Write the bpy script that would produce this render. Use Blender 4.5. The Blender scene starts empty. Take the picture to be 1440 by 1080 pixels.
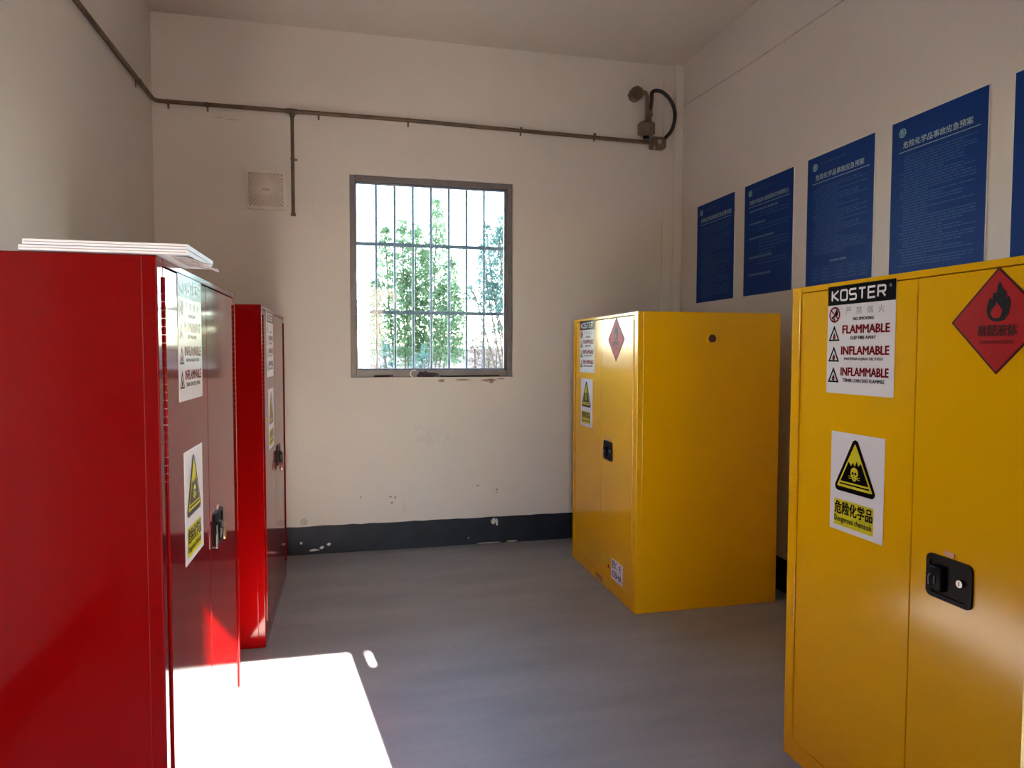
import bpy, bmesh, math, random
from mathutils import Vector, Matrix

random.seed(7)
SC = bpy.context.scene
COL = SC.collection

# ------------------------------------------------------------------ camera
YAW, PITCH, ROLL, FPX, CAM_H = 13.1657, 2.6082, 0.1392, 959.92, 1.4239
def cam_axes():
    y, p, r = (math.radians(a) for a in (YAW, PITCH, ROLL))
    fwd = Vector((math.sin(y)*math.cos(p), math.cos(y)*math.cos(p), -math.sin(p)))
    right = Vector((math.cos(y), -math.sin(y), 0)); up = right.cross(fwd)
    return right*math.cos(r)+up*math.sin(r), up*math.cos(r)-right*math.sin(r), fwd
_r, _u, _f = cam_axes()
cam_d = bpy.data.cameras.new('camera'); cam = bpy.data.objects.new('camera', cam_d); COL.objects.link(cam)
cam_d.sensor_width = 36.0; cam_d.sensor_fit = 'HORIZONTAL'; cam_d.lens = FPX/1440*36.0
cam_d.clip_start = 0.02; cam_d.clip_end = 500
cam.matrix_world = Matrix(((_r.x, _u.x, -_f.x, 0), (_r.y, _u.y, -_f.y, 0), (_r.z, _u.z, -_f.z, CAM_H), (0, 0, 0, 1)))
SC.camera = cam

# ------------------------------------------------------------------ world, sun, exposure
SUN_DIR = Vector((-0.151, 1.0, -0.62)).normalized()
SUN_STRENGTH, SKY_STRENGTH, EXPOSURE = 82.0, 1.2, 1.38
world = bpy.data.worlds.new('world'); SC.world = world; world.use_nodes = True
wn = world.node_tree; wn.nodes.clear()
sky = wn.nodes.new('ShaderNodeTexSky'); sky.sky_type = 'NISHITA'; sky.sun_disc = False
sky.sun_elevation = math.radians(31.5); sky.sun_rotation = math.radians(171.4); sky.air_density = 1.0; sky.dust_density = 0.3; sky.ozone_density = 1.0
bgn = wn.nodes.new('ShaderNodeBackground'); bgn.inputs['Strength'].default_value = SKY_STRENGTH
won = wn.nodes.new('ShaderNodeOutputWorld')
wn.links.new(sky.outputs[0], bgn.inputs[0]); wn.links.new(bgn.outputs[0], won.inputs[0])
sun_d = bpy.data.lights.new('sun', 'SUN'); sun_d.energy = SUN_STRENGTH; sun_d.angle = math.radians(0.53); sun_d.color = (1.0, 0.88, 0.74)
sun = bpy.data.objects.new('sun', sun_d); COL.objects.link(sun); sun.location = (2, -12, 9)
sun.rotation_euler = SUN_DIR.to_track_quat('-Z', 'Y').to_euler()
SC.view_settings.view_transform = 'Standard'; SC.view_settings.look = 'None'
SC.view_settings.gamma = 1.0; SC.view_settings.use_curve_mapping = False
SC.view_settings.exposure = EXPOSURE
SC.cycles.diffuse_bounces = 8; SC.cycles.max_bounces = 14

# ------------------------------------------------------------------ materials
MAT = {}
def mat(name, col, rough=0.5, metal=0.0, spec=0.5, noise=None, bump=None, coat=0.0, rnoise=None):
    """noise=(scale, amount, detail) colour variation; bump=(scale, distance, strength)"""
    m = bpy.data.materials.new(name); m.use_nodes = True; nt = m.node_tree
    b = nt.nodes['Principled BSDF']
    b.inputs['Base Color'].default_value = (*col, 1); b.inputs['Roughness'].default_value = rough
    b.inputs['Metallic'].default_value = metal; b.inputs['Specular IOR Level'].default_value = spec
    if coat: b.inputs['Coat Weight'].default_value = coat; b.inputs['Coat Roughness'].default_value = 0.04
    tc = nt.nodes.new('ShaderNodeTexCoord')
    if noise:
        n = nt.nodes.new('ShaderNodeTexNoise'); n.inputs['Scale'].default_value = noise[0]
        n.inputs['Detail'].default_value = noise[2] if len(noise) > 2 else 3
        nt.links.new(tc.outputs['Object'], n.inputs['Vector'])
        r = nt.nodes.new('ShaderNodeValToRGB'); a = noise[1]
        r.color_ramp.elements[0].position = 0.3; r.color_ramp.elements[1].position = 0.7
        r.color_ramp.elements[0].color = (*[c*(1-a) for c in col], 1); r.color_ramp.elements[1].color = (*[min(1, c*(1+a)) for c in col], 1)
        nt.links.new(n.outputs['Fac'], r.inputs['Fac']); nt.links.new(r.outputs['Color'], b.inputs['Base Color'])
    if rnoise:
        n = nt.nodes.new('ShaderNodeTexNoise'); n.inputs['Scale'].default_value = rnoise[0]
        nt.links.new(tc.outputs['Object'], n.inputs['Vector'])
        mr = nt.nodes.new('ShaderNodeMapRange'); mr.inputs['From Min'].default_value = .3; mr.inputs['From Max'].default_value = .7
        mr.inputs['To Min'].default_value = rnoise[1]; mr.inputs['To Max'].default_value = rnoise[2]
        nt.links.new(n.outputs['Fac'], mr.inputs['Value']); nt.links.new(mr.outputs[0], b.inputs['Roughness'])
    if bump:
        n = nt.nodes.new('ShaderNodeTexNoise'); n.inputs['Scale'].default_value = bump[0]; n.inputs['Detail'].default_value = bump[3] if len(bump) > 3 else 2
        nt.links.new(tc.outputs['Object'], n.inputs['Vector'])
        bp = nt.nodes.new('ShaderNodeBump'); bp.inputs['Distance'].default_value = bump[1]; bp.inputs['Strength'].default_value = bump[2]
        nt.links.new(n.outputs['Fac'], bp.inputs['Height']); nt.links.new(bp.outputs[0], b.inputs['Normal'])
    MAT[name] = m
    return m
mat('wall', (.635, .60, .568), .85, noise=(1.3, .035, 4), bump=(30, .0015, .35, 5))
mat('ceiling', (.62, .575, .53), .9, noise=(1.1, .03, 4), bump=(25, .001, .3, 4))
mat('skirt', (.008, .012, .024), .5, spec=.3, noise=(9, .35, 5), bump=(22, .0015, .4, 4))
mat('chip', (.62, .60, .57), .8, noise=(40, .1))
mat('plaster_damage', (.30, .23, .19), .9, noise=(30, .3))
mat('smudge', (.60, .57, .545), .85, noise=(30, .06))
mat('stain', (.50, .46, .42), .9, noise=(25, .2))
mat('yellow', (.84, .45, .002), .15, spec=.25, bump=(2.2, .010, .10, 1))
mat('red', (.16, .0008, .0010), .08, spec=.26, bump=(2.0, .010, .10, 1))
mat('gap', (.015, .01, .008), .8, noise=(20, .1))
mat('label_white', (.80, .79, .80), .16, spec=.15, noise=(8, .02))
mat('ink_black', (.006, .005, .006), .16, spec=.15, noise=(20, .1))
mat('ink_red', (.20, .008, .014), .16, spec=.15, noise=(20, .05))
mat('ink_grey', (.33, .31, .31), .16, spec=.15, noise=(20, .05))
mat('ink_yellow', (.68, .62, .03), .16, spec=.15, noise=(10, .03))
mat('ink_flame', (.45, .06, .02), .16, spec=.15, noise=(10, .03))
mat('diamond_red', (.43, .004, .005), .5, spec=.15, noise=(10, .04))
mat('diamond_black', (.006, .005, .006), .5, spec=.15, noise=(10, .05))
mat('diamond_edge', (.06, .004, .004), .5, spec=.15, noise=(10, .04))
mat('diamond_text', (.07, .008, .004), .5, spec=.15, noise=(10, .1))
mat('black_plastic', (.003, .003, .0035), .42, spec=.12, noise=(20, .2))
mat('chrome', (.42, .42, .42), .35, metal=1.0, noise=(30, .05))
mat('brass', (.62, .47, .22), .3, metal=1.0, noise=(30, .08))
mat('peach', (.75, .38, .25), .5, noise=(30, .1))
mat('vent_brown', (.06, .022, .012), .45, noise=(60, .3))
mat('padlock_red', (.10, .006, .010), .3, noise=(30, .1))
mat('board_white', (.72, .74, .78), .45, noise=(6, .04))
mat('wrap', (.62, .58, .58), .25, noise=(40, .18), bump=(60, .004, .6))
mat('poster_edge', (.78, .80, .82), .25, noise=(10, .03))
mat('poster_blue', (.003, .032, .19), .5, spec=.1, noise=(1.5, .10))
mat('poster_text', (.016, .065, .24), .5, spec=.2, noise=(30, .1))
mat('poster_bold', (.07, .15, .34), .4, noise=(30, .1))
mat('poster_title', (.34, .46, .52), .4, noise=(30, .05))
mat('poster_emblem', (.25, .48, .52), .4, noise=(60, .3))
mat('conduit', (.13, .088, .058), .5, metal=.25, noise=(14, .3, 5))
mat('fan_plastic', (.66, .60, .53), .55, noise=(4, .04))
mat('fan_dark', (.42, .37, .325), .7, noise=(10, .1))
mat('cast_metal', (.17, .125, .085), .5, metal=.4, noise=(18, .3, 5))
mat('hose', (.006, .006, .007), .35, noise=(40, .2))
mat('window_frame', (.17, .155, .155), .45, metal=.2, noise=(12, .12))
mat('bar', (.16, .18, .19), .5, metal=.2, noise=(20, .15))
mat('door_paint', (.34, .35, .37), .6, spec=.2, noise=(5, .03))
mat('door_edge', (.40, .31, .15), .6, spec=.2, noise=(5, .05))
mat('ground_out', (.42, .38, .33), .95, noise=(.8, .2, 6))
mat('far_wall', (.34, .26, .235), .9, noise=(.6, .08, 4))
mat('roof_far', (.5, .46, .44), .9, noise=(.6, .08, 4))
mat('trunk', (.17, .13, .09), .9, noise=(8, .3))
mat('wire', (.25, .22, .20), .7, noise=(10, .1))
mat('dark_cloth', (.035, .026, .040), .8, noise=(25, .3))

def floor_mat():
    m = mat('floor', (.30, .295, .305), .5)
    nt = m.node_tree; b = nt.nodes['Principled BSDF']; L = nt.links
    tc = nt.nodes.new('ShaderNodeTexCoord'); mp = nt.nodes.new('ShaderNodeMapping'); mp.inputs['Scale'].default_value = (.8, 2.6, 1)
    L.new(tc.outputs['Object'], mp.inputs['Vector'])
    n1 = nt.nodes.new('ShaderNodeTexNoise'); n1.inputs['Scale'].default_value = 1.6; n1.inputs['Detail'].default_value = 6
    n2 = nt.nodes.new('ShaderNodeTexNoise'); n2.inputs['Scale'].default_value = 60; n2.inputs['Detail'].default_value = 4
    L.new(mp.outputs[0], n1.inputs['Vector']); L.new(tc.outputs['Object'], n2.inputs['Vector'])
    r = nt.nodes.new('ShaderNodeValToRGB'); e = r.color_ramp.elements
    e[0].position = .3; e[0].color = (.30, .31, .335, 1); e[1].position = .72; e[1].color = (.43, .44, .47, 1)
    L.new(n1.outputs['Fac'], r.inputs['Fac'])
    mx = nt.nodes.new('ShaderNodeMix'); mx.data_type = 'RGBA'; mx.blend_type = 'MULTIPLY'; mx.inputs['Factor'].default_value = .25
    L.new(r.outputs['Color'], mx.inputs[6]); L.new(n2.outputs['Color'], mx.inputs[7]); L.new(mx.outputs[2], b.inputs['Base Color'])
    mr = nt.nodes.new('ShaderNodeMapRange'); mr.inputs['To Min'].default_value = .36; mr.inputs['To Max'].default_value = .62
    L.new(n1.outputs['Fac'], mr.inputs['Value']); L.new(mr.outputs[0], b.inputs['Roughness'])
    bp = nt.nodes.new('ShaderNodeBump'); bp.inputs['Distance'].default_value = .001; bp.inputs['Strength'].default_value = .3
    L.new(n2.outputs['Fac'], bp.inputs['Height']); L.new(bp.outputs[0], b.inputs['Normal'])
floor_mat()
def leaf_mat(name, col):
    m = bpy.data.materials.new(name); m.use_nodes = True; nt = m.node_tree; b = nt.nodes['Principled BSDF']
    tc = nt.nodes.new('ShaderNodeTexCoord'); n = nt.nodes.new('ShaderNodeTexNoise'); n.inputs['Scale'].default_value = 3
    nt.links.new(tc.outputs['Object'], n.inputs['Vector'])
    r = nt.nodes.new('ShaderNodeValToRGB'); r.color_ramp.elements[0].position = .35; r.color_ramp.elements[1].position = .65
    r.color_ramp.elements[0].color = (*[c*.75 for c in col], 1); r.color_ramp.elements[1].color = (*[c*1.2 for c in col], 1)
    nt.links.new(n.outputs['Fac'], r.inputs['Fac']); nt.links.new(r.outputs['Color'], b.inputs['Base Color'])
    b.inputs['Roughness'].default_value = .6
    t = nt.nodes.new('ShaderNodeBsdfTranslucent'); nt.links.new(r.outputs['Color'], t.inputs['Color'])
    mx = nt.nodes.new('ShaderNodeMixShader'); mx.inputs[0].default_value = .4
    nt.links.new(b.outputs[0], mx.inputs[1]); nt.links.new(t.outputs[0], mx.inputs[2]); nt.links.new(mx.outputs[0], nt.nodes['Material Output'].inputs[0])
    MAT[name] = m
leaf_mat('leaf', (.20, .31, .145)); leaf_mat('leaf_teal', (.16, .28, .22)); leaf_mat('leaf_dry', (.30, .22, .15))
def glass_mat():
    m = bpy.data.materials.new('glass'); m.use_nodes = True; nt = m.node_tree; nt.nodes.remove(nt.nodes['Principled BSDF'])
    t = nt.nodes.new('ShaderNodeBsdfTransparent'); t.inputs['Color'].default_value = (.95, .97, .965, 1)
    g = nt.nodes.new('ShaderNodeBsdfGlossy'); g.inputs['Roughness'].default_value = .02
    fr = nt.nodes.new('ShaderNodeFresnel'); fr.inputs['IOR'].default_value = 1.45
    tc = nt.nodes.new('ShaderNodeTexCoord'); n = nt.nodes.new('ShaderNodeTexNoise'); n.inputs['Scale'].default_value = 4
    r = nt.nodes.new('ShaderNodeValToRGB'); r.color_ramp.elements[0].color = (.90, .93, .92, 1); r.color_ramp.elements[1].color = (.97, .98, .975, 1)
    nt.links.new(tc.outputs['Object'], n.inputs['Vector']); nt.links.new(n.outputs['Fac'], r.inputs['Fac']); nt.links.new(r.outputs['Color'], t.inputs['Color'])
    mx = nt.nodes.new('ShaderNodeMixShader')
    nt.links.new(fr.outputs[0], mx.inputs[0]); nt.links.new(t.outputs[0], mx.inputs[1]); nt.links.new(g.outputs[0], mx.inputs[2])
    nt.links.new(mx.outputs[0], nt.nodes['Material Output'].inputs[0]); MAT['glass'] = m
glass_mat()

# ------------------------------------------------------------------ mesh helpers
class MB:
    """collects shapes; build() links them as ONE mesh object"""
    def __init__(s): s.bm = bmesh.new()
    def box(s, x0, x1, y0, y1, z0, z1, bev=0.0, seg=2):
        r = bmesh.ops.create_cube(s.bm, size=1.0)
        vs = r['verts']
        for v in vs: v.co = Vector(((x0+x1)/2+v.co.x*(x1-x0), (y0+y1)/2+v.co.y*(y1-y0), (z0+z1)/2+v.co.z*(z1-z0)))
        if bev:
            es = list({e for v in vs for e in v.link_edges})
            bmesh.ops.bevel(s.bm, geom=es, offset=bev, segments=seg, affect='EDGES', profile=.5)
        return s
    def cyl(s, a, b, r, n=16, r2=None, caps=True):
        a, b = Vector(a), Vector(b); d = b-a; q = d.to_track_quat('Z', 'Y'); r2 = r if r2 is None else r2
        v0 = [s.bm.verts.new(a+q@Vector((r*math.cos(t), r*math.sin(t), 0))) for t in (2*math.pi*i/n for i in range(n))]
        v1 = [s.bm.verts.new(b+q@Vector((r2*math.cos(t), r2*math.sin(t), 0))) for t in (2*math.pi*i/n for i in range(n))]
        for i in range(n): s.bm.faces.new((v0[i], v0[(i+1) % n], v1[(i+1) % n], v1[i]))
        if caps: s.bm.faces.new(v0[::-1]); s.bm.faces.new(v1)
        return s
    def tube(s, pts, r, n=10):
        pts = [Vector(p) for p in pts]; rings = []; nrm = None
        for i, p in enumerate(pts):
            d = (pts[min(i+1, len(pts)-1)]-pts[max(i-1, 0)]).normalized()
            if nrm is None: nrm = d.orthogonal().normalized()
            nrm = (nrm-d*nrm.dot(d)).normalized(); bi = d.cross(nrm)
            rings.append([s.bm.verts.new(p+r*(math.cos(t)*nrm+math.sin(t)*bi)) for t in (2*math.pi*k/n for k in range(n))])
        for a, b in zip(rings, rings[1:]):
            for k in range(n): s.bm.faces.new((a[k], a[(k+1) % n], b[(k+1) % n], b[k]))
        s.bm.faces.new(rings[0][::-1]); s.bm.faces.new(rings[-1])
        return s
    def flat(s, pts, y=0.0):
        """polygon in the local x,z plane facing -y"""
        f = s.bm.faces.new([s.bm.verts.new((p[0], y, p[1])) for p in pts]); f.normal_update()
        if f.normal.y > 0: f.normal_flip()
        return s
    def rect(s, x0, x1, z0, z1, y=0.0): return s.flat([(x0, z0), (x1, z0), (x1, z1), (x0, z1)], y)
    def prism(s, pts, y0, y1):
        a = [s.bm.verts.new((p[0], y0, p[1])) for p in pts]; b = [s.bm.verts.new((p[0], y1, p[1])) for p in pts]; n = len(pts)
        s.bm.faces.new(a); s.bm.faces.new(b[::-1])
        for i in range(n): s.bm.faces.new((a[i], b[i], b[(i+1) % n], a[(i+1) % n]))
        return s
    def ring(s, outer, inner, y=0.0):
        o = [s.bm.verts.new((p[0], y, p[1])) for p in outer]; q = [s.bm.verts.new((p[0], y, p[1])) for p in inner]; n = len(o)
        for i in range(n): s.bm.faces.new((o[i], o[(i+1) % n], q[(i+1) % n], q[i]))
        return s
    def stroke(s, pts, w, y=0.0, closed=False):
        """flat ribbon along a polyline"""
        P = [Vector(p) for p in pts]; n = len(P); L = []; R = []
        for i in range(n):
            a = P[i-1] if (i or closed) else None; b = P[(i+1) % n] if (i < n-1 or closed) else None
            d1 = (P[i]-a).normalized() if a is not None else (b-P[i]).normalized(); d2 = (b-P[i]).normalized() if b is not None else d1
            t = (d1+d2); t = t.normalized() if t.length > 1e-6 else d1
            nn = Vector((-t.y, t.x)); k = max(.4, nn.dot(Vector((-d1.y, d1.x))))
            L.append(P[i]+nn*w/2/k); R.append(P[i]-nn*w/2/k)
        m = n if closed else n-1
        for i in range(m):
            j = (i+1) % n; s.flat([L[i], R[i], R[j], L[j]], y)
        return s
    def text(s, body, x0, x1, z0, z1, y=0.0, bold=0.0):
        me = text_mesh(body); vs = [v.co for v in me.vertices]
        ax, bx = min(v.x for v in vs), max(v.x for v in vs); az, bz = min(v.y for v in vs), max(v.y for v in vs)
        kx, kz = (x1-x0)/(bx-ax), (z1-z0)/(bz-az)
        strikes = [(0, 0)] if not bold else [(-bold, 0), (bold, 0), (0, bold*.6), (0, -bold*.6)]
        for q, (dx, dz) in enumerate(strikes):          # a bold face: the same glyphs struck several times, slightly apart
            nv = [s.bm.verts.new((x0+(v.x-ax+dx)*kx, y-q*.00004, z0+(v.y-az+dz)*kz)) for v in vs]
            for p in me.polygons:
                try: s.bm.faces.new([nv[i] for i in p.vertices])
                except ValueError: pass
        return s
    def mesh(s, name, m, smooth=False, recalc=True):
        if recalc and not smooth == 'flatprint': bmesh.ops.recalc_face_normals(s.bm, faces=s.bm.faces)
        me = bpy.data.meshes.new(name); s.bm.to_mesh(me); s.bm.free(); me.materials.append(MAT[m])
        if smooth is True:
            for p in me.polygons: p.use_smooth = True
            me.set_sharp_from_angle(angle=math.radians(40))
        return me
    def build(s, name, m, parent=None, smooth=False, recalc=True): return link(name, s.mesh(name, m, smooth, recalc), parent)
TXT = {}
def text_mesh(body):
    k = body
    if k not in TXT:
        cu = bpy.data.curves.new('lettering', 'FONT'); cu.body = body; cu.resolution_u = 2; cu.fill_mode = 'FRONT'
        ob = bpy.data.objects.new('lettering', cu); COL.objects.link(ob)
        dg = bpy.context.evaluated_depsgraph_get()
        TXT[k] = bpy.data.meshes.new_from_object(ob.evaluated_get(dg)); bpy.data.objects.remove(ob)
    return TXT[k]
def link(name, me, parent=None):
    o = bpy.data.objects.new(name, me); COL.objects.link(o); o.parent = parent
    return o
def thing(name, label, cat, loc=(0, 0, 0), rz=0.0, group=None):
    o = bpy.data.objects.new(name, None); COL.objects.link(o); o.empty_display_size = .1
    o.location = loc; o.rotation_euler = (0, 0, rz)
    return tag(o, label, cat, group)
def tag(o, label, cat, group=None):
    o['label'] = label; o['category'] = cat
    if group: o['group'] = group
    return o
def struct(o, label=None, cat=None):
    o['kind'] = 'structure'
    if label: o['label'] = label
    if cat: o['category'] = cat
    return o
def circ(cx, cz, r, n=24, rz=None): return [(cx+r*math.cos(2*math.pi*i/n), cz+(rz or r)*math.sin(2*math.pi*i/n)) for i in range(n)]
def rrect(x0, x1, z0, z1, r, n=4):
    out = []
    for cx, cz, a in ((x1-r, z1-r, 0), (x0+r, z1-r, 90), (x0+r, z0+r, 180), (x1-r, z0+r, 270)):
        out += [(cx+r*math.cos(math.radians(a+90*i/n)), cz+r*math.sin(math.radians(a+90*i/n))) for i in range(n+1)]
    return out

# ------------------------------------------------------------------ room shell
D, XL, XR, H = 4.955, -1.262, 2.498, 3.636
YF = -0.35; WT = 0.24
WX0, WX1, WZ0, WZ1 = -0.010, 1.163, 1.247, 2.668
DX0, DX1, DZ = -0.053, 0.645, 2.38
struct(MB().box(XL-WT, XR+WT, YF-WT, D+WT, -.12, 0).build('floor', 'floor'), 'grey smooth concrete floor with faint trowel streaks', 'floor')
struct(MB().box(XL-WT, XR+WT, YF-WT, D+WT, H, H+.2).build('ceiling', 'ceiling'), 'plain beige painted ceiling', 'ceiling')
struct(MB().box(-9, XL-WT-.01, YF-WT, D+WT, -.12, H+.2).build('shade_mass_side', 'far_wall'), 'unseen mass beyond the red cabinets, added to shade the trees outside', 'wall')  # unseen side mass, added to keep direct sun off the trees
struct(MB().box(XR+WT+.01, 13, YF-WT, D+WT, -.12, H+.2).build('shade_mass_side', 'far_wall'), 'unseen mass beyond the notice boards, added to shade the trees outside', 'wall')  # matching unseen mass on the other side, also added for its shadow
struct(MB().box(-9, 13, YF-WT, D+WT, H+.2, 9.2).build('shade_mass_upper', 'far_wall'), 'unseen mass above the ceiling slab, added to shade the trees outside', 'wall')  # unseen height added so its shadow covers the trees behind the window
struct(MB().box(XL-WT, XL, YF-WT, D+WT, 0, H).build('wall_left', 'wall'), 'cream painted wall behind the red cabinets', 'wall')
struct(MB().box(XR, XR+WT, YF-WT, D+WT, 0, H).build('wall_right', 'wall'), 'cream painted wall with blue notice boards', 'wall')
b = MB()
b.box(XL, WX0, D, D+WT, 0, H).box(WX1, XR, D, D+WT, 0, H).box(WX0, WX1, D, D+WT, 0, WZ0).box(WX0, WX1, D, D+WT, WZ1, H)
wall_back = struct(b.build('wall_back', 'wall'), 'cream painted wall around the barred window', 'wall')
b = MB()
b.box(XL, DX0, YF-WT, YF, 0, H).box(DX1, XR, YF-WT, YF, 0, H).box(DX0, DX1, YF-WT, YF, DZ, H)
struct(b.build('wall_front', 'wall'), 'cream painted wall around the doorway', 'wall')
def skirt(name, pts2, axis):
    """thin painted band with a slightly uneven top edge"""
    b = MB(); n = 60
    for i in range(n):
        a0, a1 = pts2[0]+(pts2[1]-pts2[0])*i/n, pts2[0]+(pts2[1]-pts2[0])*(i+1)/n
        z0, z1 = .2+wob[i % 61], .2+wob[(i+1) % 61]
        if axis == 'x': q = [(a0, D-.003, 0), (a1, D-.003, 0), (a1, D-.003, z1), (a0, D-.003, z0)]; back = [(p[0], D, p[2]) for p in q]
        else:
            x, w = pts2[2], pts2[3]; q = [(x, a0, 0), (x, a1, 0), (x, a1, z1), (x, a0, z0)]; back = [(w, p[1], p[2]) for p in q]
        A = [b.bm.verts.new(p) for p in q]; B = [b.bm.verts.new(p) for p in back]
        b.bm.faces.new(A); b.bm.faces.new((A[3], A[2], B[2], B[3]))
    bmesh.ops.remove_doubles(b.bm, verts=b.bm.verts, dist=1e-5)
    return struct(b.build(name, 'skirt', recalc=True), None)
wob = [random.uniform(-.003, .003) for _ in range(62)]
bb = skirt('baseboard_back', (XL, XR), 'x'); struct(bb, 'dark navy painted skirting band with white chips', 'baseboard')
struct(skirt('baseboard_left', (YF, D, XL+.003, XL), 'y'), 'dark navy painted skirting behind red cabinets', 'baseboard')
struct(skirt('baseboard_right', (YF, D, XR-.003, XR), 'y'), 'dark navy painted skirting behind yellow cabinets', 'baseboard')
def blob(cx, cz, rx, rz, y, name, m, parent, n=11, jag=.45):
    P = [(cx+rx*math.cos(2*math.pi*i/n)*random.uniform(1-jag, 1), cz+rz*math.sin(2*math.pi*i/n)*random.uniform(1-jag, 1)) for i in range(n)]
    return MB().prism(P, y-.0012, y).build(name, m, parent)
for cx, cz, rx, rz in ((1.019, .165, .022, .030), (1.045, .155, .012, .035), (-.17, .065, .018, .014), (-.27, .03, .05, .010), (-.36, .085, .010, .012), (.98, .006, .10, .005), (1.16, .008, .05, .006), (-.22, .045, .02, .012), (.83, .052, .006, .006)):
    blob(cx, cz, rx, rz, D-.003, 'paint_chip', 'chip', bb)
for cx, cz, rx, rz in ((-.34, .235, .03, .032), (.05, .39, .005, .012), (.26, .385, .012, .008), (.295, .378, .010, .012), (.27, .34, .014, .010), (.90, .44, .016, .007), (1.045, .405, .010, .012), (1.04, .38, .008, .008)):
    blob(cx, cz, rx, rz, D, 'wall_scuff', 'stain' if rx > .02 else 'plaster_damage', wall_back)
for cx, cz, rx, rz in ((.63, 1.222, .028, .014), (.79, 1.226, .07, .009), (.98, 1.222, .075, .014), (1.0, 1.208, .02, .012), (1.08, 1.232, .04, .006), (-.86, 2.988, .05, .006), (-.77, 2.98, .05, .007)):
    blob(cx, cz, rx, rz, D, 'plaster_chip', 'stain' if cx < 0 else 'plaster_damage', wall_back, 13)
for cx, cz, rx, rz in ((.60, .800, .17, .07), (.50, .865, .09, .035), (.36, .30, .025, .06)):
    blob(cx, cz, rx, rz, D+.0006, 'wall_scuff', 'smudge', wall_back, 17)
# corner chase and the thin joint on the right wall
t = struct(MB().box(2.352, XR, D-.018, D, .2, H).box(2.432, XR, D-.055, D-.018, .2, H, .008).build('trim_1', 'wall'), 'narrow stepped plaster chase in the corner beside notice boards', 'trim')
struct(MB().tube([(XR-.001, 4.93, 3.325), (XR-.001, 4.5, 3.302), (XR-.001, 3.9, 3.276), (XR-.001, 2.9, 3.25), (XR-.001, 1.0, 3.22)], .004, 6).build('trim_2', 'stain'), 'thin straight joint line high on the wall above notice boards', 'trim')

# ------------------------------------------------------------------ window
win = bpy.data.objects.new('window_1', None); COL.objects.link(win); win.location = (WX0, D, WZ0)
struct(win, 'grey framed window with iron bars and trees outside', 'window')
ww, wh = WX1-WX0, WZ1-WZ0
FY0, FY1, FW = .018, .10, .036
for nm, bx in (('frame_stile', (0.0, FW, FY0, FY1, 0, wh)), ('frame_stile', (ww-FW, ww, FY0, FY1, 0, wh)),
               ('frame_rail', (FW, ww-FW, FY0, FY1, 0, FW+.018)), ('frame_rail', (FW, ww-FW, FY0, FY1, wh-FW, wh))):
    MB().box(*bx, .004).build(nm, 'window_frame', win)
for nm, bx in (('sash_stile', (FW, FW+.012, .045, .085, FW+.018, wh-FW)), ('sash_stile', (ww-FW-.020, ww-FW, .045, .085, FW+.018, wh-FW)),
               ('sash_rail', (FW, ww-FW, .045, .085, FW+.018, FW+.026)), ('sash_rail', (FW, ww-FW, .045, .085, wh-FW-.012, wh-FW))):
    MB().box(*bx, .002).build(nm, 'window_frame', win)
MB().box(FW+.012, ww-FW-.02, .062, .066, FW+.026, wh-FW-.012).build('pane', 'glass', win)
GY = .17; k = (D+GY)/D
bar_x = [.129*(i+1)+.008 for i in range(7)]
for xb in bar_x:
    x = (.034+xb)*k-WX0; MB().cyl((x, GY, .0), (x, GY, wh), .0098, 8).build('bar', 'bar', win, True)
for zc in (2.190, 1.711):
    z = CAM_H+(zc-CAM_H)*k-WZ0; MB().box(0, ww, GY-.006, GY+.012, z-.013, z+.013, .002).build('crossbar', 'bar', win)
# things lying on the inner ledge of the window
w1 = thing('marker_pen', 'short dark pen lying on the window ledge', 'pen', (.15, D-.004, WZ0))
MB().tube([(0, .004, .008), (.11, .004, .010)], .0075, 10).build('barrel', 'black_plastic', w1, True)
MB().cyl((.110, .004, .010), (.135, .004, .0105), .0085, 10).build('cap', 'padlock_red', w1, True)
w2 = thing('crumpled_cloth', 'dark crumpled rag bunched on the window ledge', 'cloth', (.44, D+.006, WZ0))
b = MB()
r_ = bmesh.ops.create_icosphere(b.bm, subdivisions=3, radius=1)
for v in r_['verts']:
    n_ = .75+.35*math.sin(5*v.co.x+2*v.co.z)*math.cos(4*v.co.y+v.co.x*3)
    v.co = Vector((.085+v.co.x*.085*n_, v.co.y*.010, max(0, .016+v.co.z*.022*n_*(1.2-.5*v.co.x))))
b.build('cloth_body', 'dark_cloth', w2, True)
MB().tube([(-.005+.028*math.cos(t), -.002, .026+.026*math.sin(t)) for t in [math.radians(60+15*i) for i in range(14)]], .0035, 8).build('white_loop', 'label_white', w2, True)
w3 = tag(MB().tube([(.62, D+.002, WZ0+.006), (.70, D+.0, WZ0+.005), (.78, D+.002, WZ0+.005), (.87, D, WZ0+.007), (.97, D+.002, WZ0+.006), (1.06, D+.003, WZ0+.006)], .0055, 8).build('black_cable', 'hose', None, True),
         'thin black cable offcut lying along the window ledge', 'cable')

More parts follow.
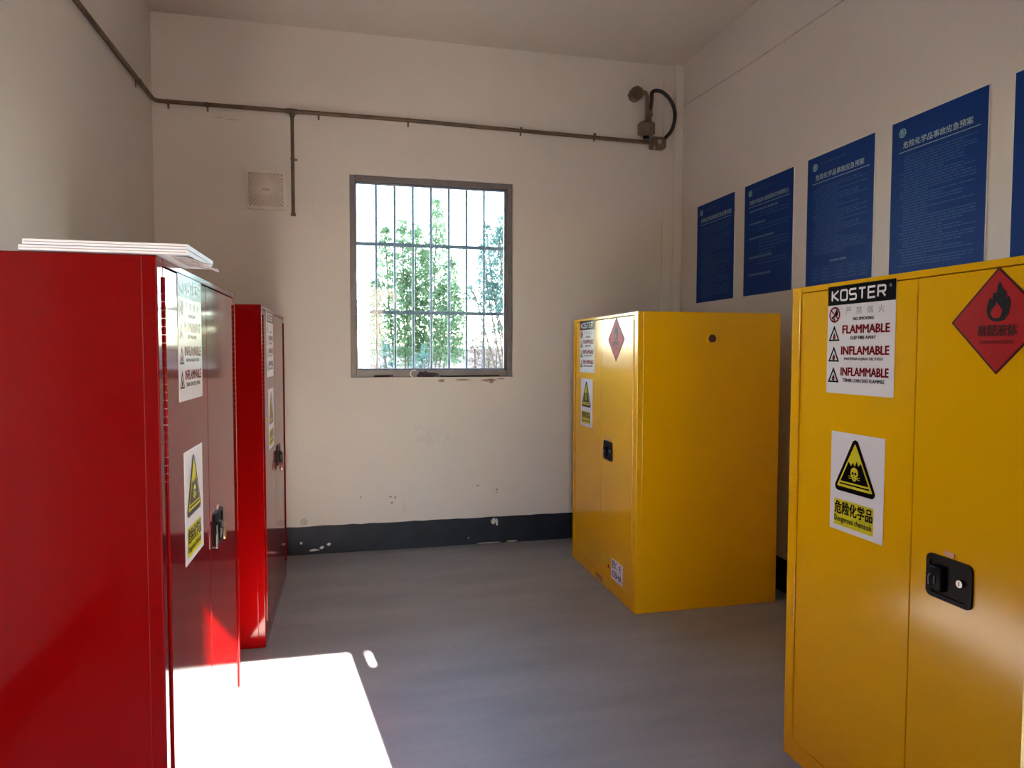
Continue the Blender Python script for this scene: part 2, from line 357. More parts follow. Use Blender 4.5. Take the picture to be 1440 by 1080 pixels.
# ------------------------------------------------------------------ doorway behind the camera
door = bpy.data.objects.new('door_1', None); COL.objects.link(door); door.location = (DX1, YF, 0)
struct(door, 'white door leaf standing open beside the yellow cabinet', 'door')
hx, hy, ex, ey = .5095, -.33, .4156, .341
ang = math.atan2(ey-hy, ex-hx); ln = math.hypot(ex-hx, ey-hy)
leaf_o = MB().box(0, ln-.004, -.04, 0, .012, 2.10, .003).build('leaf', 'door_paint', door)
leaf_o.location = (hx-DX1, hy-YF, 0); leaf_o.rotation_euler = (0, 0, ang)
MB().box(ln-.004, ln, -.04, 0, .012, 2.10).build('edge_strip', 'door_edge', leaf_o)
h_ = MB().cyl((ln-.07, 0, 1.02), (ln-.07, .05, 1.02), .010, 12); h_.tube([(ln-.07, .05, 1.02), (ln-.13, .052, 1.02), (ln-.19, .05, 1.02)], .009, 10); h_.build('handle', 'chrome', leaf_o, True)
MB().box(-.125, -.045, -.05, -.005, 0, 2.245).build('sun_gap_block', 'door_paint', door)  # unseen strips added beside the leaf to cut the sun through the gap
MB().box(-.045, 0, -.05, -.005, 0, 2.15).build('sun_gap_block', 'door_paint', door)  # lower added strip, lets a small sunlit notch through above it

# ------------------------------------------------------------------ printed labels (local x right, z up, facing -y)
E1 = -.0006
def flame(cx, cz, w, h):
    pts = [(0, -.5), (.28, -.47), (.45, -.28), (.5, -.05), (.42, .12), (.33, .06), (.30, .25), (.14, .30), (.10, .42), (.02, .5), (-.06, .36), (-.10, .20), (-.22, .24), (-.27, .05), (-.36, .12), (-.46, -.05), (-.5, -.22), (-.40, -.40), (-.22, -.48)]
    return [(cx+x*w, cz+z*h) for x, z in pts]
KST = {'K': [[(0, 0), (0, 1)], [(.9, 1), (.12, .5), (.95, 0)]], 'O': [[(.12, 0), (.78, 0), (.9, .12), (.9, .88), (.78, 1), (.12, 1), (0, .88), (0, .12), (.12, 0)]],
       'S': [[(.9, 1), (.12, 1), (0, .88), (0, .62), (.12, .5), (.78, .5), (.9, .38), (.9, .12), (.78, 0), (0, 0)]], 'T': [[(0, 1), (.9, 1)], [(.45, 1), (.45, 0)]],
       'E': [[(.9, 1), (0, 1), (0, 0), (.9, 0)], [(0, .5), (.8, .5)]], 'R': [[(0, 0), (0, 1), (.78, 1), (.9, .88), (.9, .58), (.78, .46), (0, .46)], [(.5, .46), (.9, 0)]]}
LAB = {}
def big_label_meshes():
    w, h = .282, .338; t = h
    L = {}
    L['sheet'] = MB().box(0, w, 0, .0009, 0, h).mesh('sheet', 'label_white')
    L['header'] = MB().rect(0, w, t-.060, t, E1).mesh('header', 'ink_black', 'flatprint')
    m = MB()
    for i, c in enumerate('KOSTER'):
        for pl in KST[c]: m.stroke([(.020+i*.039+p[0]*.031, t-.046+p[1]*.031) for p in pl], .0062, E1*2)
    m.ring(circ(.262, t-.017, .004, 12), circ(.262, t-.017, .003, 12), E1*2)
    L['brand_lettering'] = m.mesh('brand_lettering', 'label_white', 'flatprint')
    k = MB(); r = MB(); g = MB(); fl = MB()
    g.text('严', .082, .106, t-.092, t-.070, E1, .0).text('禁', .127, .151, t-.092, t-.070, E1).text('烟', .172, .196, t-.092, t-.070, E1).text('火', .217, .241, t-.092, t-.070, E1)
    k.text('NO SMOKING', .115, .200, t-.111, t-.1015, E1, .03)
    r.ring(circ(.033, t-.090, .0250, 28), circ(.033, t-.090, .0195, 28), E1*2)
    k.stroke([(.020, t-.101), (.046, t-.087)], .006, E1).flat([(.026, t-.108), (.036, t-.108), (.030, t-.098)], E1).flat(flame(.040, t-.082, .014, .024), E1)
    r.stroke([(.018, t-.077), (.048, t-.103)], .0048, E1*2)
    for i, (a, s, q) in enumerate((('FLAMMABLE', 'KEEP FIRE AWAY', (.105, .210)), ('INFLAMABLE', 'MANTENGA ALEJADO DEL FUEGO', (.080, .240)), ('INFLAMMABLE', 'TENIR LOIN DES FLAMMES', (.075, .247)))):
        z = t-.149-i*.0655
        r.text(a, .066 if i else .070, .262, z-.001, z+.024, E1, .048)
        k.text(s, q[0], q[1], z-.0205, z-.010, E1, .030)
        zc = z-.001
        tri = [(.007, zc-.023), (.057, zc-.023), (.032, zc+.026)]; tri2 = [(.0155, zc-.018), (.0485, zc-.018), (.032, zc+.0145)]
        k.ring(tri, tri2, E1)
        k.flat(flame(.032, zc-.007, .0125, .022), E1)
        fl.flat(flame(.0322, zc-.009, .007, .012), E1*2)
    L['red_lettering'] = r.mesh('red_lettering', 'ink_red', 'flatprint'); L['black_lettering'] = k.mesh('black_lettering', 'ink_black', 'flatprint')
    L['grey_lettering'] = g.mesh('grey_lettering', 'ink_grey', 'flatprint'); L['flame_marks'] = fl.mesh('flame_marks', 'ink_flame', 'flatprint')
    return L
def rtri(cx, zb, w, h, r, n=4):
    A = [Vector((cx-w/2, zb)), Vector((cx+w/2, zb)), Vector((cx, zb+h))]; out = []
    c = sum(A, Vector((0, 0)))/3
    for i, p in enumerate(A):
        q = p+(c-p).normalized()*r*1.9
        pa, pb = A[i-1], A[(i+1) % 3]
        n1 = (p-pa).normalized(); n1 = Vector((n1.y, -n1.x)); n2 = (pb-p).normalized(); n2 = Vector((n2.y, -n2.x))
        for j in range(n+1):
            d = (n1*(1-j/n)+n2*j/n).normalized(); out.append(tuple(q+d*r))
    return out
def skull_label_meshes():
    w, h = .225, .311; L = {}
    L['sheet'] = MB().box(0, w, 0, .0009, 0, h).mesh('sheet', 'label_white')
    y_ = MB().flat(rtri(.107, .141, .152, .141, .003), E1*2); y_.rect(.020, .188, .016, .099, E1)
    k = MB().flat(rtri(.107, .126, .188, .180, .014), E1)
    k.flat([(.047, .159), (.167, .159), (.133, .224), (.122, .213), (.1165, .229), (.108, .211), (.100, .223), (.093, .211), (.081, .224)], E1*3)
    k.rect(.044, .170, .149, .1535, E1*3)
    k.text('危险化学品', .024, .185, .054, .094, E1*3, .028)
    k.text('Dangerous chemicals', .024, .183, .024, .047, E1*3, .010)
    s = MB().flat(circ(.107, .192, .0165, 18, .0165), E1*4); s.flat([(.097, .181), (.117, .181), (.115, .169), (.107, .165), (.099, .169)], E1*4)
    s.stroke([(.083, .180), (.131, .172)], .0022, E1*4).stroke([(.083, .172), (.131, .180)], .0022, E1*4)
    e = MB().flat(circ(.101, .190, .0045, 10), E1*5).flat(circ(.113, .190, .0045, 10), E1*5); e.flat([(.105, .180), (.109, .180), (.107, .186)], E1*5)
    e.rect(.1005, .1135, .1735, .1748, E1*5)
    L['yellow_print'] = y_.mesh('yellow_print', 'ink_yellow', 'flatprint'); L['black_print'] = k.mesh('black_print', 'ink_black', 'flatprint')
    L['skull'] = s.mesh('skull', 'ink_yellow', 'flatprint'); L['skull_eyes'] = e.mesh('skull_eyes', 'ink_black', 'flatprint')
    return L
def diamond_meshes():
    L = {}; a = .128; q = lambda s, y: [(-s, 0), (0, -s), (s, 0), (0, s)]
    L['sheet'] = MB().prism(q(a, 0), 0, .0009).mesh('sheet', 'diamond_edge')
    L['red_field'] = MB().flat(q(a-.007, 0), E1).mesh('red_field', 'diamond_red', 'flatprint')
    k = MB().flat(flame(.002, .046, .062, .096), E1*2)
    L['flame'] = k.mesh('flame', 'diamond_black', 'flatprint')
    L['flame_core'] = MB().flat(flame(-.002, .026, .030, .040), E1*3).mesh('flame_core', 'diamond_red', 'flatprint')
    L['lettering'] = MB().text('易燃液体', -.052, .052, -.036, -.009, E1*2, .04).text('FLAMMABLE LIQUID', -.044, .044, -.056, -.046, E1*2, .01).mesh('lettering', 'diamond_text', 'flatprint')
    return L
def ce_meshes():
    L = {}
    L['sheet'] = MB().box(0, .175, 0, .0009, 0, .120).mesh('sheet', 'label_white')
    k = MB().ring([(.014, .066), (.056, .066), (.056, .110), (.014, .110)], [(.020, .072), (.050, .072), (.050, .104), (.020, .104)], E1)
    k.text('FM', .024, .047, .078, .099, E1, .03)
    k.stroke([(.090-.022*math.cos(t), .088+.021*math.sin(t)) for t in [math.radians(-75+15*i) for i in range(11)]], .0065, E1)
    k.stroke([(.148-.022*math.cos(t), .088+.021*math.sin(t)) for t in [math.radians(-75+15*i) for i in range(11)]], .0065, E1).stroke([(.128, .088), (.146, .088)], .0065, E1)
    k.text('OSHA', .016, .158, .014, .052, E1, .02)
    L['lettering'] = k.mesh('lettering', 'ink_black', 'flatprint')
    return L
LAB['big'] = big_label_meshes(); LAB['skull'] = skull_label_meshes(); LAB['diamond'] = diamond_meshes(); LAB['ce'] = ce_meshes()
def put_label(kind, name, parent, x, z, tilt=0.0, label=None):
    L = LAB[kind]; base = link(name, L['sheet'], parent); base.location = (x, -.0012, z); base.rotation_euler = (0, tilt, 0)
    if label: base['label'] = label
    for k, me in L.items():
        if k != 'sheet':
            o = link(k, me, base)
            if 'lettering' in k or 'marks' in k: o['kind'] = 'stuff'
    return base

# ------------------------------------------------------------------ safety cabinets
CW, CH = 1.09, 1.65
SIDE, DZ0, DZ1, MID = .050, .070, 1.628, CW/2
CAB = {}
def cab_meshes(colour, cd):
    M = {}
    M['body'] = MB().box(0, CW, .030, cd, .0, CH, .004).mesh('body', colour)
    M['side_post'] = MB().box(0, SIDE, 0.0, .034, 0, CH, .0035).mesh('side_post', colour)
    M['top_rail'] = MB().box(SIDE, CW-SIDE, .0, .034, DZ1+.003, CH, .003).mesh('top_rail', colour)
    M['bottom_rail'] = MB().box(SIDE, CW-SIDE, .0, .034, 0, DZ0-.003, .003).mesh('bottom_rail', colour)
    dw = MID-SIDE-.0038
    M['door'] = MB().box(0, dw, 0, .026, DZ0, DZ1, .002, 2).mesh('door', colour)
    h = MB(); n = 75; z0, z1 = .115, 1.605; s = (z1-z0)/n
    for i in range(n): h.cyl((0, -.0015, z0+i*s), (0, -.0015, z0+(i+1)*s-.0008), .0038, 8)
    M['hinge'] = h.mesh('hinge', colour, True)
    # latch
    p = MB(); O = rrect(0, .139, 0, .114, .016, 4); I = rrect(.012, .127, .012, .102, .010, 4)
    o0 = [p.bm.verts.new((x, 0, z)) for x, z in O]; o1 = [p.bm.verts.new((x, -.005, z)) for x, z in O]
    i1 = [p.bm.verts.new((x, -.005, z)) for x, z in I]; i0 = [p.bm.verts.new((x, -.0012, z)) for x, z in I]; n = len(O)
    for A, B in ((o0, o1), (o1, i1), (i1, i0)):
        for i in range(n): p.bm.faces.new((A[i], A[(i+1) % n], B[(i+1) % n], B[i]))
    p.bm.faces.new(i0)
    M['latch'] = p.mesh('latch', 'black_plastic')
    M['paddle'] = MB().box(.018, .060, -.016, -.001, .020, .086, .006, 3).mesh('paddle', 'black_plastic', True)
    M['lock_cylinder'] = MB().cyl((.106, -.001, .060), (.106, -.009, .060), .0095, 20).mesh('lock_cylinder', 'chrome', True)
    M['keyhole'] = MB().box(.1050, .1070, -.0095, -.0088, .055, .065).mesh('keyhole', 'ink_black')
    M['handle_pin'] = MB().tube([(.022, -.018, .034), (.022, -.019, .055), (.026, -.018, .062)], .0016, 8).tube([(.040, -.018, .040), (.040, -.0185, .060)], .0016, 8).mesh('handle_pin', 'chrome', True)
    M['inspection_tag'] = MB().box(.052, .082, -.0018, -.0002, .118, .131).mesh('inspection_tag', 'peach')
    # vent with threaded bung on the flank
    v = MB().cyl((0, 0, 0), (.005, 0, 0), .030, 28)
    M['vent_ring'] = v.mesh('vent_ring', colour, True)
    v = MB().cyl((.004, 0, 0), (.012, 0, 0), .0235, 6); v.cyl((.011, 0, 0), (.0135, 0, 0), .016, 20)
    M['vent_plug'] = v.mesh('vent_plug', 'vent_brown', True)
    v = MB(); 
    for i in range(5): v.box(.0, .12, -.0008, .0, .004+i*.007, .0065+i*.007)
    M['sump_vent'] = v.mesh('sump_vent', 'gap')
    M['ground_mark'] = MB().prism([(0, 0), (.05, 0), (.025, .045)], -.001, 0).mesh('ground_mark', 'ink_yellow')
    M['warning_dot'] = MB().prism(circ(.02, .01, .012, 14), -.001, 0).mesh('warning_dot', 'ink_red')
    return M
def cabinet(colour, cd, loc, rz, label, group, big=(.187, 1.299), skull=(.218, .867), tilt=0.0, diamond=True, ce=False):
    if (colour, cd) not in CAB: CAB[(colour, cd)] = cab_meshes(colour, cd)
    M = CAB[(colour, cd)]
    t = thing('safety_cabinet', label, 'cabinet', loc, rz, group)
    link('body', M['body'], t)
    link('side_post', M['side_post'], t); link('side_post', M['side_post'], t).location = (CW-SIDE, 0, 0)
    link('top_rail', M['top_rail'], t); link('bottom_rail', M['bottom_rail'], t)
    dl = link('door', M['door'], t); dl.location = (SIDE+.0025, 0, 0)
    dr = link('door', M['door'], t); dr.location = (MID+.0013, 0, 0)
    dl['label'] = 'hinged door with warning labels'; dr['label'] = 'hinged door with black latch'
    hl = link('hinge', M['hinge'], t); hl.location = (SIDE, 0, 0)
    hr = link('hinge', M['hinge'], t); hr.location = (CW-SIDE, 0, 0)
    lt = link('latch', M['latch'], t); lt.location = (.603, -.0002, .783); lt['label'] = 'black recessed paddle latch with chrome lock'
    for k in ('paddle', 'lock_cylinder', 'keyhole', 'handle_pin', 'inspection_tag'): link(k, M[k], lt)
    lk = link('vent_ring', M['vent_ring'], t); lk.location = (CW-.001, .436, 1.506); link('vent_plug', M['vent_plug'], lk)['label'] = 'dark brown threaded vent plug'
    put_label('big', 'warning_label', t, big[0], big[1], label='white warning label with black header and red lettering')
    put_label('skull', 'hazard_label', t, skull[0], skull[1], tilt, label='white label with black skull triangle')
    if diamond: put_label('diamond', 'flammable_diamond', t, .783, 1.503, label='red flame diamond sticker')
    if ce:
        put_label('ce', 'approval_label', t, .742, .092, label='small white approval label')
        s = link('sump_vent', M['sump_vent'], t); s.location = (.475, -.0002, .012)
        s = link('ground_mark', M['ground_mark'], t); s.location = (.635, -.0005, .155)
        s = link('warning_dot', M['warning_dot'], t); s.location = (.675, -.0005, .135)
    return t
GR = 'steel chemical safety cabinets'
PI = math.pi
cab_y1 = cabinet('yellow', .866, (1.496, 2.106, 0), -PI/2, 'yellow steel safety cabinet standing beside the open white door', GR)
cab_y2 = cabinet('yellow', .866, (1.490, 4.504, 0), -PI/2, 'yellow steel safety cabinet with brown vent plug, by the back wall window', GR, big=(.143, 1.297), skull=(.168, .945), ce=True)
cab_r1 = cabinet('red', .805, (-.443, 1.752, 0), PI/2, 'red steel safety cabinet with white panels lying on its top', GR, big=(.187, 1.292), skull=(.222, .842), diamond=False)
cab_r2 = cabinet('red', .805, (-.417, 3.418, 0), PI/2, 'red steel safety cabinet with bare top and hanging padlock', GR, big=(.190, 1.297), skull=(.235, .925), diamond=False)

# padlock on the far red latch, key in the near red latch
pk = thing('padlock', 'small dark red padlock hanging from the latch of the red cabinet', 'padlock', (-.417, 3.418+.655, .755), PI/2)
MB().box(-.026, .026, -.030, -.010, 0, .046, .004).build('lock_body', 'padlock_red', pk, True)
MB().tube([(-.016, -.02, .044), (-.016, -.02, .085), (-.011, -.02, .097), (0, -.02, .102), (.011, -.02, .097), (.016, -.02, .085), (.016, -.02, .044)], .004, 8).build('shackle', 'black_plastic', pk, True)
ky = thing('key', 'brass key left in the latch lock of the red cabinet', 'key', (-.443, 1.752+.709, .843), PI/2)
MB().prism(circ(0, -.032, .017, 16, .022), -.018, -.014).build('bow', 'brass', ky, True)
MB().box(-.004, .004, -.018, -.009, -.012, .004, .001).build('blade', 'brass', ky)
k2 = thing('key', 'chrome key hanging by the paddle of the red cabinet latch', 'key', (-.443, 1.752+.605, .800), PI/2)
MB().prism(rrect(-.010, .010, -.014, .034, .006), -.012, -.009).build('bow', 'chrome', k2)
MB().box(-.003, .003, -.0115, -.0095, .034, .062).build('blade', 'chrome', k2)

# ------------------------------------------------------------------ white panels on the near red cabinet
def panel_stack():
    for i, (x0, x1, y0, y1) in enumerate(((-.72, -.372, 1.735, 2.02), (-.71, -.371, 1.730, 2.03))):
        z = 1.6505+i*.0125
        t = thing('foam_panel', ('white flat panel under another on top of the red cabinet', 'white flat panel uppermost on top of the red cabinet')[i], 'panel', (x0, y0, z))
        MB().box(0, x1-x0, 0, y1-y0, 0, .0118, .0012).build('sheet', 'board_white', t)
        MB().box(.003, x1-x0-.003, -.0006, .0, .0050, .0066).build('edge_groove', 'ink_grey', t)
panel_stack()
fw = thing('plastic_wrap', 'crinkled clear plastic wrap sticking out beyond the red cabinet top', 'plastic wrap', (-.43, 1.76, 1.6505))
b = MB(); nx, ny = 10, 14; V = []
for j in range(ny+1):
    for i in range(nx+1):
        u, v = i/nx, j/ny
        V.append(b.bm.verts.new((.012+u*(.062+.012*math.sin(9*v)+.006*random.random()), v*.20+.02*u*math.sin(7*v), -.0012*0+.0 - .010*u*u+random.uniform(-.0035, .0015)*u)))
for j in range(ny):
    for i in range(nx):
        a = j*(nx+1)+i; b.bm.faces.new((V[a], V[a+1], V[a+nx+2], V[a+nx+1]))
fo = b.build('film', 'wrap', fw)
sm = fo.modifiers.new('thickness', 'SOLIDIFY'); sm.thickness = .0008

# ------------------------------------------------------------------ notice boards on the right wall
PW, PH = .508, .712
def rows(m, x0, x1, z, hh, y, dens=.8, seg=(.012, .05)):
    """a line of unreadably small print as short dashes"""
    x = x0
    while x < x1:
        w = min(random.uniform(*seg), x1-x)
        m.rect(x, x+w, z-hh/2, z+hh/2, y); x += w+random.uniform(.003, .007)
def poster(yl, label, title, style):
    t = thing('notice_board', label, 'notice board', (XR-.0062, yl, 2.505-PH), -PI/2, 'blue notice boards on the right wall')
    MB().box(0, PW, .0008, .0062, 0, PH, .0006).build('backing_board', 'poster_edge', t)
    f = MB().box(.0025, PW-.0025, 0, .0012, .0025, PH-.0025).build('blue_face', 'poster_blue', t)
    top = PH
    if title:
        x1 = {'p1': .469, 'p2': .466}.get(style, .438)
        MB().text(title, .060 if style in ('p1', 'p2') else .072, x1, top-.134, top-.103 + (.0 if style != 'p2' else -.004), E1, .012).build('title', 'poster_title', t, 'flatprint')
        MB().rect(.046, .474, top-.1505, top-.148, E1).build('title_rule', 'poster_title', t, 'flatprint')
        m = MB().flat(circ(.066, top-.060, .021, 22), E1); m.build('emblem', 'poster_emblem', t, 'flatprint')
        MB().ring(circ(.066, top-.060, .0155, 22), circ(.066, top-.060, .012, 22), E1*2).stroke([(.058, top-.060), (.064, top-.067), (.075, top-.053)], .003, E1*2).build('emblem_mark', 'poster_blue', t, 'flatprint')
        if style != 'p4':
            m = MB(); rows(m, .100, .312, top-.050, .007, E1, seg=(.006, .011)); m.build('heading', 'poster_text', t, 'flatprint')
    m = MB(); bo = MB(); nb = 0
    if style in ('p4', 'p5', 'p1'):
        z = top-.175
        while z > .035:
            ind = random.choice((0, .022, .022)); end = random.choice((.30, .40, .462, .462, .455, .22))
            rows(m, .058+ind, end, z, .0055, E1)
            z -= .0125
    elif style == 'p3':
        z = top-.175
        while z > .165:
            rows(m, .058+random.choice((0, .02)), random.choice((.30, .41, .462, .462, .25)), z, .0055, E1); z -= .0125
        rows(bo, .202, .326, top-.584, .010, E1, seg=(.008, .012)); nb = 1
        for zz in (.10, .082, .064, .046, .028): m.rect(.060, .482, zz, zz+.0018, E1)
        for xx in (.060, .110, .205, .235, .330, .420, .4802): m.rect(xx, xx+.0018, .028, .1018, E1)
        for zz in (.089, .071, .053, .035):
            for a, q in ((.068, .10), (.13, .19), (.245, .31), (.345, .40), (.43, .47)): rows(m, a, q, zz, .005, E1)
    else:
        for zt, xe, sub in ((.178, .36, 2), (.258, .235, 2), (.350, .319, 5), (.472, .305, 2), (.580, .297, 0)):
            rows(bo, .062, xe, top-zt, .013, E1, seg=(.007, .016)); nb = 1
            for k in range(sub): rows(m, .17, (.465, .46, .46, .34, .3)[k], top-zt-.024-k*.020, .008, E1)
    m.build('small_print', 'poster_text', t, 'flatprint')['kind'] = 'stuff'
    if nb: bo.build('bold_print', 'poster_bold', t, 'flatprint')['kind'] = 'stuff'
    return t
poster(4.652, 'blue notice board with dense small print in the corner near the window', '危险化学品事故应急处置流程', 'p1')
poster(4.026, 'blue notice board with spaced short paragraphs and wide gaps', '危险化学品重大危险源安全包保责任人', 'p2')
poster(3.396, 'blue notice board with a small table along its bottom edge', '危险化学品事故应急预案', 'p3')
poster(2.782, 'blue notice board packed with lines of small print, no heading beside its emblem', '危险化学品事故应急预案', 'p4')
poster(2.166, 'blue notice board above the diamond sticker of the yellow cabinet', None, 'p5')

# ------------------------------------------------------------------ conduit, fan, detector
def clip_ring(m, p, axis, r): 
    a = Vector(p); d = Vector(axis)*.008; m.cyl(a-d, a+d, r, 14)
ZC, RC = 3.060, .0135
cd_ = thing('conduit', 'brown metal conduit pipe running around the upper walls', 'conduit', (XL, D, ZC))
MB().tube([(.021, y, 0) for y in (-5.2, -3, -1, -.07)]+[(.023, -.050, 0), (.032, -.031, 0), (.050, -.0225, 0), (.07, -.021, 0)], RC, 12).build('pipe', 'conduit', cd_, True)
xs = 2.10-XL
MB().tube([(.07, -.021, 0), (xs*.5, -.021, .001), (xs+.125, -.021, -.022)], RC, 12).build('pipe', 'conduit', cd_, True)
dx = -.385-XL
MB().tube([(dx, -.021, 0), (dx, -.021, -.685)], .0118, 12).build('drop_pipe', 'conduit', cd_, True)
MB().cyl((dx, -.021, -.685), (dx, -.021, -.702), .0165, 14).build('end_cap', 'conduit', cd_, True)
m = MB().cyl((dx-.034, -.021, 0), (dx+.034, -.021, 0), .0185, 14).cyl((dx, -.021, 0), (dx, -.021, -.034), .0175, 14); m.build('tee', 'conduit', cd_, True)
for x in (.10, .34, 1.05, 1.66, 2.48, 3.05):
    m = MB(); m.cyl((x-.006, -.021, 0), (x+.006, -.021, 0), .0165, 12); m.box(x-.006, x+.006, -.004, -.0008, -.040, .0); m.cyl((x, -.010, -.030), (x, -.0008, -.030), .006, 8); m.build('clip', 'conduit', cd_)
for z in (-.32,):
    m = MB(); m.cyl((dx, -.021, z-.006), (dx, -.021, z+.006), .0150, 12); m.box(dx, dx+.030, -.004, -.0008, z-.006, z+.006); m.cyl((dx+.022, -.010, z), (dx+.022, -.0008, z), .005, 8); m.build('clip', 'conduit', cd_)
for y in (-.35, -1.6, -2.9):
    m = MB(); m.cyl((.021, y-.006, 0), (.021, y+.006, 0), .0165, 12); m.box(.0008, .004, y-.006, y+.006, -.04, 0); m.build('clip', 'conduit', cd_)

fan = thing('exhaust_fan', 'square cream plastic exhaust fan grille on the wall beside the drop pipe', 'fan', (-.690, D, 2.392))
fs = .262
m = MB(); O = rrect(0, fs, 0, fs, .014); I = rrect(.020, fs-.020, .020, fs-.020, .010)
o0 = [m.bm.verts.new((x, 0, z)) for x, z in O]; o1 = [m.bm.verts.new((x, -.022, z)) for x, z in O]; i1 = [m.bm.verts.new((x, -.030, z)) for x, z in I]; i0 = [m.bm.verts.new((x, -.016, z)) for x, z in I]; n = len(O)
for A, B in ((o0, o1), (o1, i1), (i1, i0)):
    for i in range(n): m.bm.faces.new((A[i], A[(i+1) % n], B[(i+1) % n], B[i]))
m.build('surround', 'fan_plastic', fan, True)
MB().rect(.018, fs-.018, .018, fs-.018, -.015).build('backing', 'fan_dark', fan, 'flatprint')
c = fs/2; NB = 44
bl = None
for i in range(NB):
    a = 2*math.pi*i/NB; ca, sa = math.cos(a), math.sin(a)
    rmax = min(.109/max(abs(ca), 1e-6), .109/max(abs(sa), 1e-6))
    m = MB(); w = .0042
    p = [(c+ca*.040-sa*w*.6, c+sa*.040+ca*w*.6), (c+ca*.040+sa*w*.6, c+sa*.040-ca*w*.6), (c+ca*rmax+sa*w*1.1, c+sa*rmax-ca*w*1.1), (c+ca*rmax-sa*w*1.1, c+sa*rmax+ca*w*1.1)]
    m.prism(p, -.027, -.020); m.build('grille_slat', 'fan_plastic', fan)
m = MB().cyl((c, -.018, c), (c, -.034, c), .044, 28, .040); m.build('hub_cap', 'fan_plastic', fan, True)
MB().box(c-.026, c+.026, -.0355, -.0338, c-.005, c+.004).build('name_plate', 'fan_dark', fan)

det = thing('gas_detector', 'brown cast metal detector head with black looped hose in the upper corner', 'detector', (2.19, D, 3.05))
def dpt(x, z, y=-.075): return (x-2.19, y, z-3.05)
m = MB().cyl(dpt(2.110, 3.385, 0), dpt(2.110, 3.385, -.070), .052, 8); m.cyl(dpt(2.110, 3.385, -.07), dpt(2.110, 3.385, -.084), .030, 8)
m.build('wall_boss', 'cast_metal', det)
MB().tube([dpt(2.135, 3.395, -.055), dpt(2.175, 3.392, -.065), dpt(2.186, 3.36), dpt(2.186, 3.16)], .0155, 10).build('stem', 'cast_metal', det, True)
hd = MB().cyl(dpt(2.180, 3.15), dpt(2.180, 3.085), .070, 8); hd.cyl(dpt(2.180, 3.15), dpt(2.180, 3.170), .070, 8, .045); hd.cyl(dpt(2.180, 3.085), dpt(2.180, 3.065), .066, 8, .035)
hd = hd.build('sensor_head', 'cast_metal', det)
MB().cyl(dpt(2.180, 3.068), dpt(2.180, 3.048), .024, 14).build('sensor_cap', 'black_plastic', hd, True)
MB().box(*[v for v in (2.228-2.19, 2.345-2.19, -.085, -.004, 2.985-3.05, 3.070-3.05)], .012, 2).build('junction_box', 'cast_metal', det, True)
MB().cyl(dpt(2.285, 3.028, -.083), dpt(2.285, 3.028, -.094), .017, 12).cyl(dpt(2.250, 2.990), dpt(2.250, 2.972), .012, 8).build('box_screw', 'chrome', det, True)
MB().cyl(dpt(2.213, 3.262), dpt(2.205, 3.165), .017, 8).cyl(dpt(2.211, 3.235), dpt(2.210, 3.220), .022, 6).build('hose_fitting', 'cast_metal', det)
P = [(2.330, 3.055), (2.385, 3.12), (2.412, 3.20), (2.410, 3.28), (2.375, 3.35), (2.320, 3.398), (2.265, 3.412), (2.226, 3.395), (2.222, 3.34), (2.213, 3.262)]
Q = []
for i in range(len(P)-1):
    p0, p1, p2, p3 = (Vector(P[max(0, min(len(P)-1, j))]) for j in (i-1, i, i+1, i+2))
    for s in range(5):
        u = s/5; Q.append(.5*((2*p1)+(p2-p0)*u+(2*p0-5*p1+4*p2-p3)*u*u+(3*p1-p0-3*p2+p3)*u**3))
Q.append(Vector(P[-1]))
MB().tube([dpt(q.x, q.y) for q in Q], .0145, 10).build('hose', 'hose', det, True)

# ------------------------------------------------------------------ outside
struct(MB().box(-60, 60, D+WT, 120, -.35, -.15).build('ground', 'ground_out'), 'pale dry ground outside the window', 'ground')
struct(MB().box(-60, 60, -60, YF-WT, -.35, -.12).build('ground', 'ground_out'), 'pale dry ground outside the doorway', 'ground')
struct(MB().box(.335, 1.03, -3.35, -2.95, -.12, 3.16, .01).build('sun_blocker_pier', 'far_wall'), 'unseen plain pier added outside the doorway to block low sun', 'wall')  # added unseen blocker: keeps sun off the floor close to the door
def crown(spires, n, size, seedv, m):
    """leaves scattered in tall narrow clumps: (x, y, z0, z1, radius)"""
    rnd = random.Random(seedv); vs = []; fs_ = []
    tot = sum((s[3]-s[2])*s[4] for s in spires)
    for (x, y, z0, z1, r) in spires:
        for _ in range(int(n*(z1-z0)*r/tot)):
            t = rnd.random(); rr = 1.25*r*(.30+.70*math.sin(math.pi*(.08+.9*t))**.8)*(1-.35*t)*math.sqrt(rnd.random())
            if math.sin(7*t*(z1-z0)/r+x*40)+rnd.uniform(-.9, .9) < -.6: continue
            a = rnd.random()*2*math.pi; c = Vector((x+rr*math.cos(a), y+rr*math.sin(a), z0+(z1-z0)*t))
            d = Vector((rnd.gauss(0, 1), rnd.gauss(0, 1), rnd.gauss(0, .7))).normalized(); e = d.orthogonal().normalized(); e.rotate(Matrix.Rotation(rnd.random()*6.28, 3, d))
            f = d.cross(e); L = size*rnd.uniform(.7, 1.3); k = len(vs)
            vs += [c-e*L, c+f*L*.42, c+e*L, c-f*L*.42]; fs_.append((k, k+1, k+2, k+3))
    me = bpy.data.meshes.new('foliage'); me.from_pydata([tuple(v) for v in vs], [], fs_); me.materials.append(MAT[m]); return me
def tree(name, label, cat, base, spires, n, size, seedv, m, group=None):
    t = thing(name, label, cat, base, 0, group)
    fo = link('foliage', crown(spires, n, size, seedv, m), t); fo['kind'] = 'stuff'
    for (x, y, z0, z1, r) in spires:
        MB().tube([(x*.25, y*.25, 0), (x*.6, y*.6, max(.3, z0*.6)), (x*.9, y*.9, z0+(z1-z0)*.35), (x, y, z0+(z1-z0)*.85)], .014, 6).build('stem', 'trunk', t, True)
    return t
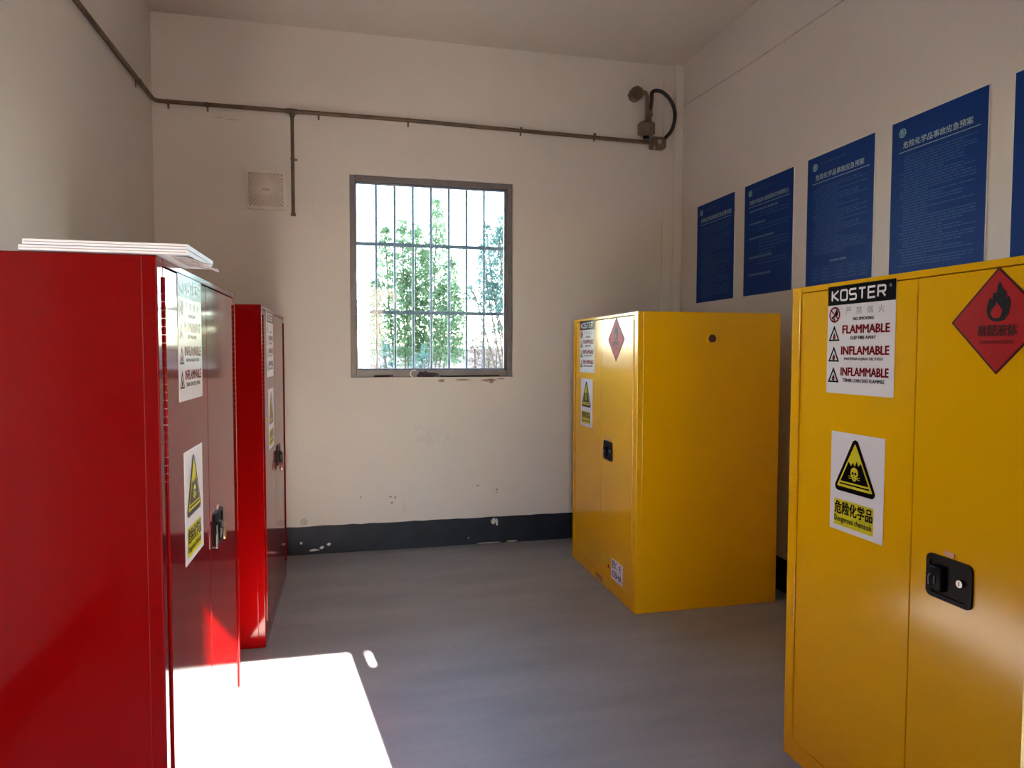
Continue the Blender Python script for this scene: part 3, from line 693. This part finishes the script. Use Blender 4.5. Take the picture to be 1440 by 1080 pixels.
def ray(px, py, Y):
    v = _f+(px-720)/FPX*_r-(py-540)/FPX*_u; return Vector((0, 0, CAM_H))+v*(Y/v.y)
TY = 12.5; KT = TY/14
tb = ray(578, 520, TY); G0 = -.15
sp = []
for px, pt, pb, r in ((542, 322, 490, .26), (565, 312, 500, .30), (585, 314, 500, .32), (611, 285, 500, .30), (636, 358, 500, .28), (512, 404, 470, .16), (643, 396, 510, .26), (528, 395, 500, .26), (600, 350, 510, .38), (572, 380, 515, .42), (622, 400, 515, .36)):
    a, q = ray(px, pt, TY), ray(px, pb, TY); sp.append((a.x-tb.x, random.uniform(-.3, .3), q.z-G0, a.z-G0, r*KT))
tree('poplar_tree', 'pale green many stemmed tree in the middle of the window view', 'tree', (tb.x, TY, G0), sp, 17000, .042, 3, 'leaf', 'trees outside the window')
TY2 = 11.5; tb = ray(742, 520, TY2); sp = []
for px, pt, pb, r in ((687, 310, 420, .20), (700, 322, 430, .24), (676, 345, 440, .12), (716, 290, 470, .40), (740, 270, 480, .5), (662, 400, 425, .12), (690, 400, 440, .26), (765, 300, 480, .5)):
    a, q = ray(px, pt, TY2), ray(px, pb, TY2); sp.append((a.x-tb.x, random.uniform(-.25, .25), q.z-G0, a.z-G0, r*KT))
tree('poplar_tree', 'thin leafed tree cut off by the right jamb of the window', 'tree', (tb.x, TY2, G0), sp, 10000, .040, 5, 'leaf_teal', 'trees outside the window')
for i, (px, pt, Y, m, lab) in enumerate(((536, 478, 11, 'leaf_teal', 'low teal shrub below the left stems of the pale tree'), (592, 482, 11.2, 'leaf_teal', 'low teal shrub below the middle stems of the pale tree'), (675, 455, 13, 'leaf_dry', 'brownish twiggy shrub between the two trees outside'), (695, 475, 14, 'leaf_dry', 'brownish twiggy shrub under the thin leafed tree'), (512, 488, 13.5, 'leaf_dry', 'brownish low shrub by the left jamb of the window'))):
    a = ray(px, pt, Y); h = a.z-G0
    tree('shrub', lab, 'shrub', (a.x, Y, G0), [(-.10, 0, .1, h*.9, .15), (.06, .06, .1, h, .16), (.16, -.06, .1, h*.8, .13)], 1100, .040, 20+i, m)
fwl = thing('boundary_wall', 'long pale rendered boundary wall behind the trees outside', 'wall', (1.5, 17, -.15))
MB().box(-18, 18, 0, .3, 0, 1.66).build('wall_panel', 'far_wall', fwl); MB().box(-18, 18, -.06, .36, 1.66, 1.74).build('coping', 'roof_far', fwl)
